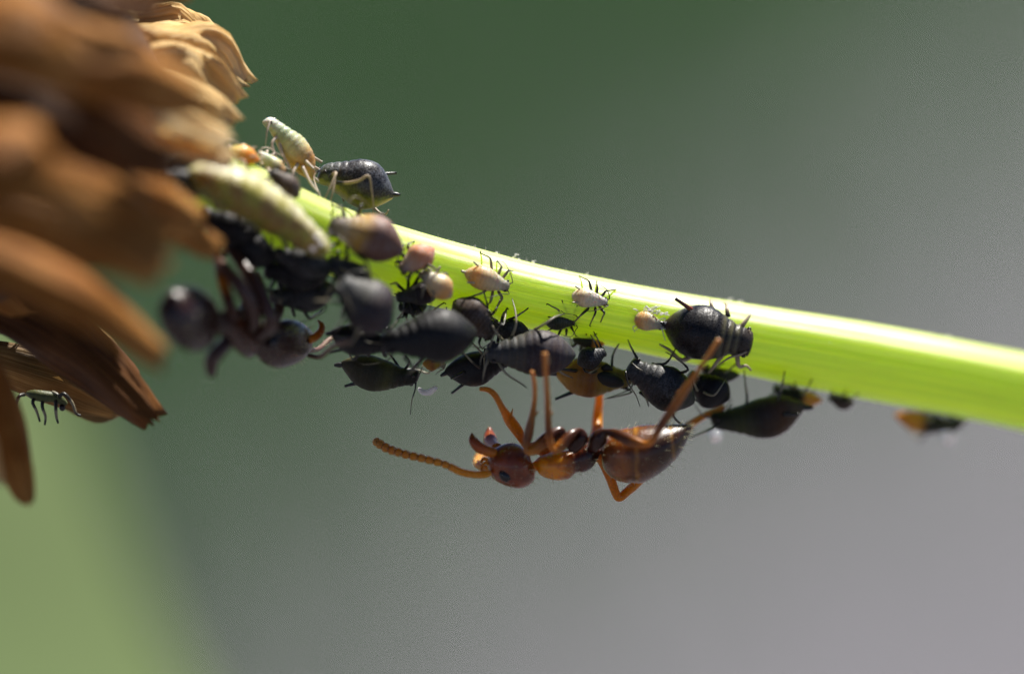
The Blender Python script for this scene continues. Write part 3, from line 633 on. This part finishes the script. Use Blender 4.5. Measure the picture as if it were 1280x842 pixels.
aphid('charcoal aphid with bluish head clinging under the stem above the ant', (785, 458, -.35), (868, 504, -.25), (.15, -.95, -.15), .58, .52, 'charcoal', 'leg_dark', 'tube_black', sip=False, lr=.018, head_w=1.15,
      legs=[[(800, 452, -.3), (795, 445, -.35), (788, 432, -.2), (785, 424, -.05)], [(815, 455, -.3), (832, 454, -.35), (842, 440, -.1), (846, 432, 0)], [(840, 468, -.3), (860, 462, -.45), (846, 448, -.3), (832, 440, -.05)], [(835, 498, -.2), (842, 520, -.25), (852, 530, -.25), (860, 533, -.3)],
            [(800, 490, -.2), (808, 498, -.1), (811, 508, -.1)], [(855, 495, 0), (866, 498, 0), (872, 502, 0)]],
      ants=[[(782, 464, -.45), (785, 478, -.5), (795, 494, -.5), (800, 508, -.5)], [(790, 454, -.5), (796, 459, -.6), (805, 464, -.62)]])
aphid('sooty aphid in shadow behind the charcoal one', (860, 470, .25), (912, 500, .4), (0, -.5, -.8), .78, .7, 'soot', 'leg_pale', 'tube_black', sip=False, lr=.014,
      legs=[[(880, 490, 0), (892, 494, -.2), (902, 482, -.2), (908, 472, .0)], [(872, 488, .0), (868, 480, -.1), (866, 472, 0)]], ants=False)
aphid('dark green nymph shape standing in for shadow under the stem', (875, 462, .75), (925, 470, .8), (0, -.3, -.9), .5, .4, 'moss', 'leg_dark', 'tube_black', sip=False, ants=False)  # dark body put where the round black aphid's shadow falls
aphid('olive and rust aphid hanging below the stem, narrow tail', (889, 528, .75), (1008, 508, .8), (0, -.45, -.9), .46, .46, 'olive_red', 'leg_dark', 'tube_black', sips=(-1,), lr=.019,
      legs=[[(930, 515, .6), (934, 500, .6), (932, 480, .5), (930, 462, .5)], [(970, 508, .6), (974, 495, .5), (978, 480, .5), (981, 463, .5)], [(905, 520, .7), (910, 512, .7), (916, 505, .7)], [(950, 510, 1.0), (960, 498, 1.0), (968, 490, 1.0)], [(900, 530, .6), (885, 538, .6), (862, 547, .6)]],
      ants=[[(892, 524, .6), (878, 518, .5), (868, 505, .5)], [(894, 520, .7), (905, 512, .7), (916, 498, .7)]])
aphid('small two toned aphid, orange rump, under the stem', (966, 486, 1.25), (1028, 502, 1.35), (0, -.3, -.9), .42, .36, 'ember', 'leg_dark', 'tube_black', sip=False, ants=False)
aphid('tiny dark aphid alone under the stem', (1036, 497, 1.35), (1068, 505, 1.4), (0, -.3, -.9), .62, .6, 'umber', 'leg_dark', 'tube_black', sip=False, ants=False)
aphid('orange and black aphid farthest from the flower, flat against the underside', (1205, 532, 2.6), (1118, 520, 2.4), (0, -.3, -.9), .36, .32, 'ember', 'leg_dark', 'tube_black', sip=False, ants=False)
aphid('dark aphid upside down beneath the pale larva', (270, 292, -2.2), (345, 326, -2.1), (0, -.8, -.5), .58, .5, 'soot', 'leg_dark', 'tube_black', sip=False)
aphid('black aphid pressed along the lower flank of the pale larva', (250, 266, -2.3), (328, 304, -2.2), (-.2, -.7, -.5), .56, .5, 'soot', 'leg_dark', 'tube_black', sip=False, ants=False)
aphid('brownish black nymph at the narrow end of the pale larva', (342, 316, -2.1), (416, 338, -2.0), (-.1, -.8, -.4), .5, .46, 'charcoal', 'leg_dark', 'tube_black', sip=False, ants=False)
aphid('black aphid with glinting legs next to the dark ant', (338, 372, -1.5), (420, 362, -1.4), (0, -.7, -.6), .56, .54, 'charcoal', 'leg_dark', 'tube_black', sip=False,
      ants=[[(400, 378, -1.3), (408, 384, -1.3), (395, 396, -1.2), (368, 405, -1.1)]])
aphid('sooty aphid squeezed between the larva and the grey green aphid', (330, 338, -1.9), (412, 343, -1.75), (0, -.8, -.3), .6, .5, 'soot', 'leg_dark', 'tube_black', sip=False)
aphid('dull black nymph squeezed under the round whitish nymph', (495, 372, -1.1), (552, 362, -1.0), (0, -.9, -.1), .5, .4, 'slate', 'leg_dark', 'tube_black', sip=False, ants=False)
aphid('tiny black nymph with a light spot above the blue black aphid', (498, 384, -.9), (534, 382, -.85), (0, -.9, -.1), .62, .5, 'charcoal', 'leg_dark', 'tube_black', sip=False, ants=False)
aphid('small dark nymph behind the head of the grey aphid', (610, 408, -.45), (662, 416, -.4), (0, -.8, -.4), .56, .5, 'charcoal', 'leg_dark', 'tube_black', sip=False, ants=False)
aphid('yellow green nymph glimpsed below the blue black aphid', (556, 452, -.3), (528, 455, -.3), (0, -.6, -.7), .66, .6, 'honey', 'leg_pale', 'tube_pale', sip=False, lr=.018)
aphid('dark rust nymph behind the tail of the grey aphid', (716, 425, .1), (756, 430, .15), (0, -.6, -.7), .5, .4, 'ember', 'leg_dark', 'tube_black', sip=False, ants=False)
sk = aphid('shrivelled yellowish nymph wrapped in white shreds behind the round black aphid', (829, 408, -.1), (791, 396, -.12), (0, -1, .2), .62, .5, 'pale', 'leg_glass', 'tube_pale', legsel=(), ants=False, sip=False, seg=.09)
for i in range(34):
    b = P(rh.uniform(797, 832), rh.choice([rh.uniform(386, 394), rh.uniform(404, 412)]), -.1); g = Geo()
    g.tube([b, b + Vector((rh.gauss(0, .06), -.04, rh.gauss(0, .05))), b + Vector((rh.gauss(0, .1), .0, rh.gauss(0, .08)))], [.008, .01, .006], 5, 4); g.build('skin_shred', 'wax', sk)

# ------------------------------------------------------------------ big pale larva
lv = thing('hoverfly_larva', 'large pale yellow green larva sprawled along the stem by the bracts', 'larva', P(330, 285, -2.4))
A_, B_ = P(236, 212, -3.3), P(408, 316, -2.3); g = Geo(); rings, ats = [], []
axl = (B_ - A_).normalized(); Zl = Vector((.35, -.28, .85)); Zl = (Zl - axl * Zl.dot(axl)).normalized(); Yl = Zl.cross(axl)
lens = (B_ - A_).length
pf = [(0, .05), (.02, .25), (.07, .62), (.18, .9), (.35, 1.0), (.55, .95), (.72, .8), (.86, .62), (.94, .50), (.98, .36), (1, .1)]
lp = catmull(pf, 7)
for i, (s, r) in enumerate(lp):
    rr = r * .42 * (1 - .09 * abs(math.sin(s * 11 * math.pi)) ** 6); ring, at = [], []
    for k in range(30):
        e = 2 * math.pi * k / 30; c_, s_ = math.cos(e), math.sin(e)
        q_ = rr * (1 + .07 * noise.noise(Vector((s * 9, c_ * 2, s_ * 2))))
        ring.append(A_ + axl * (s * lens) + Yl * (c_ * q_) + Zl * (s_ * q_ * .85 + .12 * math.sin(s * 3.1))); at.append({'u': s, 'v': .5 + .5 * s_})
    rings.append(ring); ats.append(at)
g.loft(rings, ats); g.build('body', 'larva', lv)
g = Geo()
for ring in rings[6:-4:2]:
    for k in range(0, 30, 3):
        p_ = ring[k]; c_ = sum(ring, Vector()) / 30
        g.hair(p_, (p_ - c_) + Vector((rh.gauss(0, .1), rh.gauss(0, .1), rh.gauss(0, .1))), rh.uniform(.03, .07), .008)
o_ = g.build('bristles', 'hair', lv); o_['kind'] = 'stuff'
for dx, dy in ((-4, -12), (2, -4), (-9, 3)):
    g = Geo(); g.ball(P(400 + dx, 308 + dy, -2.78), .045, 8, 6); g.build('wart', 'wax', lv)

# ------------------------------------------------------------------ ants
def ant_body(root, st, mat, grooves=(), dep=0.0, sub=5, NS=36, jit=.0):
    """st: (top px, bottom px, half width px, depth) stations from head to tail."""
    rows = [(*P(a[0], a[1], d), *P(b[0], b[1], d), w / PXMM) for a, b, w, d in st]
    q = catmull(rows, sub); g = Geo(); rings, ats = [], []; N = len(q)
    for i, r in enumerate(q):
        tp, bt, w = Vector(r[:3]), Vector(r[3:6]), max(r[6], .002); c = (tp + bt) / 2; hv = (tp - bt) / 2
        s = i / (N - 1); k_ = 1.0
        for (gs, gw, gd) in grooves: k_ -= gd * math.exp(-((s - gs) / gw) ** 2)
        ring, at = [], []
        for k in range(NS):
            e = 2 * math.pi * k / NS; cc, ss = math.cos(e), math.sin(e)
            ring.append(c + hv * (ss * k_) + Vector((0, -1, 0)) * (w * cc * k_)); at.append({'u': s, 'v': ss})
        rings.append(ring); ats.append(at)
    g.loft(rings, ats); g.build('body', mat, root)
    return rings
def seta(root, rings, spans, n, ln, seed, name='hairs'):
    g = Geo(); r_ = random.Random(seed); N = len(rings)
    for _ in range(n):
        a_, b_ = r_.choice(spans); i = int(r_.uniform(a_, b_) * (N - 1)); ring = rings[i]; k = r_.randrange(len(ring)); p_ = ring[k]
        c_ = sum(ring, Vector()) / len(ring); nx = ring[(k + 1) % len(ring)] - p_; ny = rings[min(i + 1, N - 1)][k] - rings[max(i - 1, 0)][k]
        nn = nx.cross(ny)
        if nn.length < 1e-9: continue
        nn.normalize()
        if nn.dot(p_ - c_) < 0: nn = -nn
        d = nn + Vector((r_.gauss(.25, .25), r_.gauss(0, .2), r_.gauss(0, .2)))
        g.hair(p_ - nn * .004, d, ln * r_.uniform(.5, 1.2), .0032, (r_.uniform(.1, .6), 0, 0))
    o = g.build(name, 'hair', root); o['kind'] = 'stuff'
def leg_part(root, pts, rad, mat, name='leg', spur=None, n=10):
    g = Geo(); g.tube([P(*x) for x in pts], [r / PXMM for r in rad], n, 5)
    if spur: g.tube([P(*spur[0]), P(*spur[1])], [.035, .008], 6, 3, .6, .7)
    o = g.build(name, mat, root)
    h_ = Geo(); r_ = random.Random(len(pts) * 13 + int(pts[0][0])); PP = [P(*x) for x in pts]
    for i in range(len(PP) - 1):
        d = (PP[i + 1] - PP[i])
        for _ in range(int(d.length * 26)):
            s = r_.random(); c = PP[i].lerp(PP[i + 1], s); rr = (rad[i] * (1 - s) + rad[i + 1] * s) / PXMM * .85
            v = Vector((r_.gauss(0, 1), r_.gauss(0, 1), r_.gauss(0, 1))); v = (v - d * v.dot(d) / d.length_squared)
            if v.length < .01: continue
            v.normalize(); h_.hair(c + v * rr, v + d.normalized() * .9, r_.uniform(.03, .06), .0032)
    if h_.v: hh = h_.build('leg_hairs', 'hair', o); hh['kind'] = 'stuff'
    return o

DZ = -0.75
ant = thing('ant', 'amber orange ant hanging upside down below the aphids, antenna stretched out', 'ant', P(720, 575, 0), 'ants tending the aphids')
ST = [((609, 577), (609, 583), 4, 0), ((612, 566), (613, 594), 17, 0), ((620, 559), (622, 602), 24, 0), ((632, 554), (636, 608), 28, 0), ((645, 554), (650, 610), 28, 0), ((655, 560), (661, 606), 24, 0), ((662, 569), (668, 599), 15, 0),
      ((665, 577), (669, 590), 7, 0), ((668, 576), (671, 588), 7, 0), ((675, 570), (675, 593), 14, 0), ((686, 566), (685, 598), 19, 0), ((698, 563), (698, 600), 20, 0), ((710, 562), (711, 598), 18, 0), ((718, 561), (721, 590), 14, 0),
      ((726, 556), (730, 590), 16, 0), ((736, 553), (740, 584), 15, 0), ((742, 555), (747, 574), 10, 0), ((746, 558), (750, 567), 5, 0), ((751, 560), (752, 570), 5, 0),
      ((755, 551), (754, 584), 20, 0), ((765, 541), (765, 597), 32, 0), ((780, 535), (782, 603), 39, 0), ((800, 531), (803, 603), 41, 0), ((820, 530), (825, 591), 38, 0), ((838, 530), (844, 575), 30, 0), ((851, 530), (856, 556), 18, 0), ((860, 530), (863, 540), 7, 0), ((864, 531), (864, 533), 1, 0)]
rg_ = ant_body(ant, ST, 'ant', grooves=[(.795, .007, .035), (.880, .007, .035), (.94, .005, .02), (.375, .006, .02), (.43, .006, .03), (.52, .006, .04)])
seta(ant, rg_, [(.03, .24), (.36, .58), (.70, .99), (.72, .98)], 520, .105, 4)
# mandibles, eyes, antennae
leg_part(ant, [(618, 566, -.18), (608, 563, -.24), (598, 558, -.26), (591, 549, -.25), (590, 541, -.22)], [6.5, 6.5, 7, 5.5, 1.0], 'mandible', 'mandible')
leg_part(ant, [(622, 562, .2), (615, 556, .6), (612, 546, .85), (612, 534, .95)], [8, 9, 8, 2.0], 'mandible', 'mandible')
g = Geo(); g.ball(P(631, 594, -.285), (.085, .05, .115), 16, 10, (Vector((.85, 0, .5)), Vector((0, 1, 0)), Vector((-.5, 0, .85)))); g.build('eye', 'eye_dark', ant)
g = Geo(); g.ball(P(631, 594, .285), (.085, .05, .115), 16, 10, (Vector((.85, 0, .5)), Vector((0, 1, 0)), Vector((-.5, 0, .85)))); g.build('eye', 'eye_dark', ant)
for q in ([(612, 580, -.1), (606, 578, -.14), (602, 584, -.2), (604, 590, -.24)], [(613, 577, .1), (605, 573, .1), (601, 578, .06)]):
    leg_part(ant, q, [2.4, 2.0, 1.7, 1.2][:len(q)], 'antenna', 'palp', n=6)
def antenna(root, path, seg_from, r0, mat, nseg=11):
    pts = [P(*x) for x in path]; q = catmull([tuple(p) for p in pts], 12); n = len(q); g = Geo()
    k0 = int(seg_from * (n - 1)); sp, sr = [], []
    for i in range(0, k0 + 1, 3): sp.append(q[i]); sr.append(r0 * (.72 if i < 4 else .9))
    sp.append(q[k0]); sr.append(r0 * .55)
    m = (n - 1 - k0)
    for s in range(nseg):
        for f, rr in ((.10, .80), (.40, 1.03), (.86, 1.10), (.99, .66)):
            x = k0 + m * (s + f) / nseg; i = min(int(x), n - 2); a_, b_ = Vector(q[i]), Vector(q[i + 1])
            sp.append(tuple(a_.lerp(b_, x - i))); grow = .86 + .28 * s / nseg
            if s == nseg - 1 and f > .5: grow *= .7
            sr.append(r0 * rr * grow)
    g.tube(sp, sr, 10, 2); o = g.build('antenna', mat, root)
    for s in range(1, nseg):
        x = k0 + m * (s + .02) / nseg; i = min(int(x), n - 2); a_, b_ = Vector(q[i]), Vector(q[i + 1]); c = a_.lerp(b_, x - i); d = (b_ - a_).normalized()
        j_ = Geo(); rr = r0 * .80 * (.86 + .28 * s / nseg); j_.tube([c - d * .008, c, c + d * .008], [rr * .9, rr, rr * .9], 8, 2); j_.build('joint', 'joint', o)
    h_ = Geo(); r_ = random.Random(8)
    for _ in range(330):
        i = r_.randrange(2, n - 2); c = Vector(q[i]); d = Vector(q[i + 1]) - c
        v = Vector((r_.gauss(0, 1), r_.gauss(0, 1), r_.gauss(0, 1))); v = (v - d * v.dot(d) / d.length_squared).normalized()
        h_.hair(c + v * r0 * .9, v + d.normalized() * .8, r_.uniform(.02, .045), .003)
    hh = h_.build('antenna_hairs', 'hair', o); hh['kind'] = 'stuff'
antenna(ant, [(613, 591, -.2), (600, 593, -.26), (578, 590, -.3), (556, 580, -.32), (530, 573, -.3), (505, 567, -.25), (484, 560, -.15), (468, 550, .0)], .40, .062, 'antenna')
antenna(ant, [(612, 586, .2), (602, 584, .4), (596, 578, .9), (600, 570, 1.8), (606, 566, 2.8)], .45, .06, 'antenna')
# near foreleg, middle and hind legs; then the far ones
leg_part(ant, [(693, 562, -.22), (702, 545, -.34), (699, 538, -.38), (684, 548, -.46), (668, 561, -.50), (658, 562, -.52), (661, 540, -.55), (665, 520, -.6), (668, 500, -.7), (668, 480, -.85), (665, 464, -1.0)],
         [7, 6.5, 5.5, 8.5, 7, 4, 6, 4.2, 3, 2.8, 2.2], 'ant_leg', spur=((664, 524, -.6), (673, 513, -.62)))
leg_part(ant, [(714, 562, -.2), (726, 547, -.3), (724, 538, -.36), (713, 544, -.50), (700, 558, -.62), (692, 562, -.70), (687, 550, -.78), (685, 525, -.9), (684, 495, -1.1), (682, 465, -1.3), (681, 441, -1.4)],
         [7, 9.5, 4, 6.5, 7, 3.8, 4.6, 4.2, 3.4, 3.2, 3.4], 'ant_leg', spur=((685, 520, -.9), (691, 515, -.95)))
leg_part(ant, [(741, 560, -.15), (749, 547, -.3), (758, 540, -.40), (772, 543, -.58), (792, 552, -.78), (808, 555, -.9), (816, 549, -.95), (828, 529, -1.0), (842, 509, -1.1), (855, 489, -1.2), (868, 470, -1.25), (886, 444, -1.25), (899, 424, -1.2)],
         [7, 11, 4.5, 7, 7.5, 4.2, 4.2, 5, 5.6, 5.2, 3.2, 3.2, 3.0], 'ant_leg', spur=((852, 492, -1.2), (846, 490, -1.22)))
leg_part(ant, [(685, 566, .2), (674, 560, .35), (662, 560, .5), (657, 556, .6), (648, 540, .7), (638, 526, .8), (628, 510, .8), (619, 494, .75), (610, 487, .7), (600, 486, .65)], [8, 8, 7, 4.5, 7, 7.2, 4.4, 4.0, 3.4, 2.6], 'ant_leg_orange', spur=((637, 526, .78), (641, 511, .7)))
leg_part(ant, [(720, 562, .2), (732, 556, .5), (742, 548, .9), (746, 538, 1.2), (747, 522, 1.4), (749, 500, 1.4), (750, 478, 1.2), (749, 462, .95)], [8, 8, 7, 7, 6.5, 5, 4.5, 4], 'ant_leg_orange')
leg_part(ant, [(742, 563, .15), (752, 575, .4), (762, 595, .5), (769, 614, .5), (774, 622, .5), (784, 614, .6), (797, 602, .75), (830, 565, 1.1), (858, 535, 1.4), (880, 520, 1.5), (906, 508, 1.5)], [6, 6, 6, 5.5, 5, 5.5, 6, 6, 5, 4, 3.5], 'ant_leg_orange')

DZ = 0.0
ant2 = thing('ant', 'dark brown ant in soft focus under the bracts, jaws open', 'ant', P(300, 420, -2.5), 'ants tending the aphids')
S2 = [((392, 418), (390, 436), 6, -.9), ((386, 410), (380, 448), 17, -1.0), ((374, 402), (366, 456), 25, -1.2), ((360, 399), (350, 460), 28, -1.4), ((347, 402), (335, 457), 25, -1.6), ((337, 408), (325, 450), 17, -1.8), ((331, 412), (320, 444), 11, -1.95),
      ((325, 400), (312, 448), 17, -2.1), ((314, 386), (302, 444), 21, -2.3), ((300, 384), (292, 436), 21, -2.5), ((288, 384), (282, 430), 17, -2.7), ((279, 388), (276, 420), 10, -2.9), ((274, 388), (272, 420), 9, -3.0),
      ((268, 376), (266, 430), 22, -3.15), ((252, 362), (254, 438), 36, -3.4), ((234, 357), (238, 440), 40, -3.6), ((216, 360), (220, 432), 36, -3.8), ((203, 372), (206, 415), 22, -4.0), ((197, 384), (199, 400), 7, -4.1)]
r2 = ant_body(ant2, S2, 'ant_dark')
seta(ant2, r2, [(.05, .3), (.6, .97)], 300, .1, 9)
leg_part(ant2, [(386, 425, -1.1), (394, 421, -1.05), (401, 414, -1.0), (402, 406, -.95), (397, 400, -.9)], [5, 5, 4.5, 3.5, .8], 'mandible', 'mandible')
leg_part(ant2, [(380, 416, -.8), (378, 410, -.75), (376, 403, -.75)], [7, 6, 1.2], 'mandible', 'mandible')
g = Geo(); g.ball(P(341, 427, -1.98), (.09, .06, .11), 14, 8); g.build('eye', 'eye_dark', ant2)
leg_part(ant2, [(386, 444, -1.15), (400, 446, -1.4), (412, 436, -1.9), (424, 429, -2.3), (436, 427, -2.6)], [2.8, 3, 3, 3.4, 3.4], 'antenna_far', 'antenna')
leg_part(ant2, [(384, 438, -.9), (398, 436, -.4), (412, 424, .1), (430, 414, .4)], [3, 3, 3.4, 3.4], 'antenna_far', 'antenna')
leg_part(ant2, [(322, 418, -2.3), (336, 410, -2.6), (338, 396, -2.8), (322, 360, -2.7), (300, 326, -2.4), (284, 306, -2.1), (276, 298, -1.9)], [9, 9, 9, 9.5, 8, 6, 4], 'ant_leg_dark')
leg_part(ant2, [(314, 410, -2.4), (318, 392, -2.8), (300, 358, -3.0), (282, 336, -2.8), (268, 318, -2.4)], [9, 9, 9, 7, 5], 'ant_leg_dark')
leg_part(ant2, [(292, 400, -2.6), (288, 384, -2.9), (278, 350, -2.8), (272, 322, -2.4), (268, 300, -2.0)], [8, 8, 7, 6, 4], 'ant_leg')
leg_part(ant2, [(284, 428, -2.8), (272, 440, -3.0), (264, 452, -3.0), (265, 466, -2.9), (270, 452, -2.6), (290, 410, -2.0), (310, 370, -1.5)], [9, 10, 9, 6, 4, 4, 4], 'ant_leg_dark')
leg_part(ant2, [(306, 400, -2.0), (318, 380, -1.6), (325, 360, -1.4), (320, 340, -1.4)], [7, 7, 6, 4], 'ant_leg_dark')
leg_part(ant2, [(330, 410, -1.8), (345, 395, -1.5), (350, 380, -1.4), (346, 366, -1.4)], [7, 7, 6, 4], 'ant_leg_dark')

# ------------------------------------------------------------------ small insect under the papery bract, and bits
DZ = 0.75
bug = thing('small_insect', 'tiny dark insect gripping the underside of a papery bract, legs dangling', 'insect', P(55, 495, -1.2))
g = Geo(); g.tube([P(34, 491, -1.25), P(42, 493, -1.4), P(54, 495, -1.45), P(66, 496, -1.42), P(76, 500, -1.4), P(82, 506, -1.38)], [.03, .08, .09, .08, .07, .05], 12, 5); g.build('body', 'moss', bug)
for pl in ([(30, 493, -1.4), (24, 495, -1.5), (21, 504, -1.5), (19, 514, -1.5)], [(44, 497, -1.45), (41, 503, -1.5), (46, 514, -1.5), (50, 527, -1.5)], [(54, 498, -1.45), (53, 508, -1.5), (57, 520, -1.5), (56, 531, -1.5)],
           [(70, 499, -1.45), (70, 512, -1.5), (71, 522, -1.5), (73, 529, -1.5)], [(74, 496, -1.45), (80, 492, -1.5), (90, 503, -1.5), (95, 516, -1.5), (101, 519, -1.5)], [(60, 494, -1.4), (66, 490, -1.45), (74, 494, -1.5)]):
    g = Geo(); n_ = len(pl); g.tube([P(*x) for x in pl], [.034 - .018 * i / (n_ - 1) for i in range(n_)], 7, 4); g.build('leg', 'leg_dark', bug)
g = Geo(); g.ball(P(78, 509, -1.42), (.05, .05, .06), 10, 7); g.build('head', 'eye_dark', bug)

DZ = 0.0
g = Geo(); g.tube([P(524, 486, -.2), P(529, 490, -.3), P(536, 490, -.4), P(541, 487, -.5), P(545, 484, -.6)], [.03, .045, .05, .05, .03], 8, 5)
tag(g.build('shed_skin', 'wax', None, P(524, 486, -.2)), 'curled white shed skin by the head of the olive brown aphid', 'skin')
g = Geo(); g.ball(P(1186, 546, 3.2), .12, 14, 9)
tag(g.build('honeydew_drop', 'drop', None, P(1186, 541, 3.2)), 'pale honeydew droplet beyond the orange and black aphid', 'droplet')
g = Geo(); g.ball(P(894, 545, 1.6), .10, 14, 9)
tag(g.build('honeydew_drop', 'drop', None, P(894, 541, 1.6)), 'pale honeydew droplet below the olive and rust aphid', 'droplet')

for o in made:
    if '_o' in o: del o['_o']
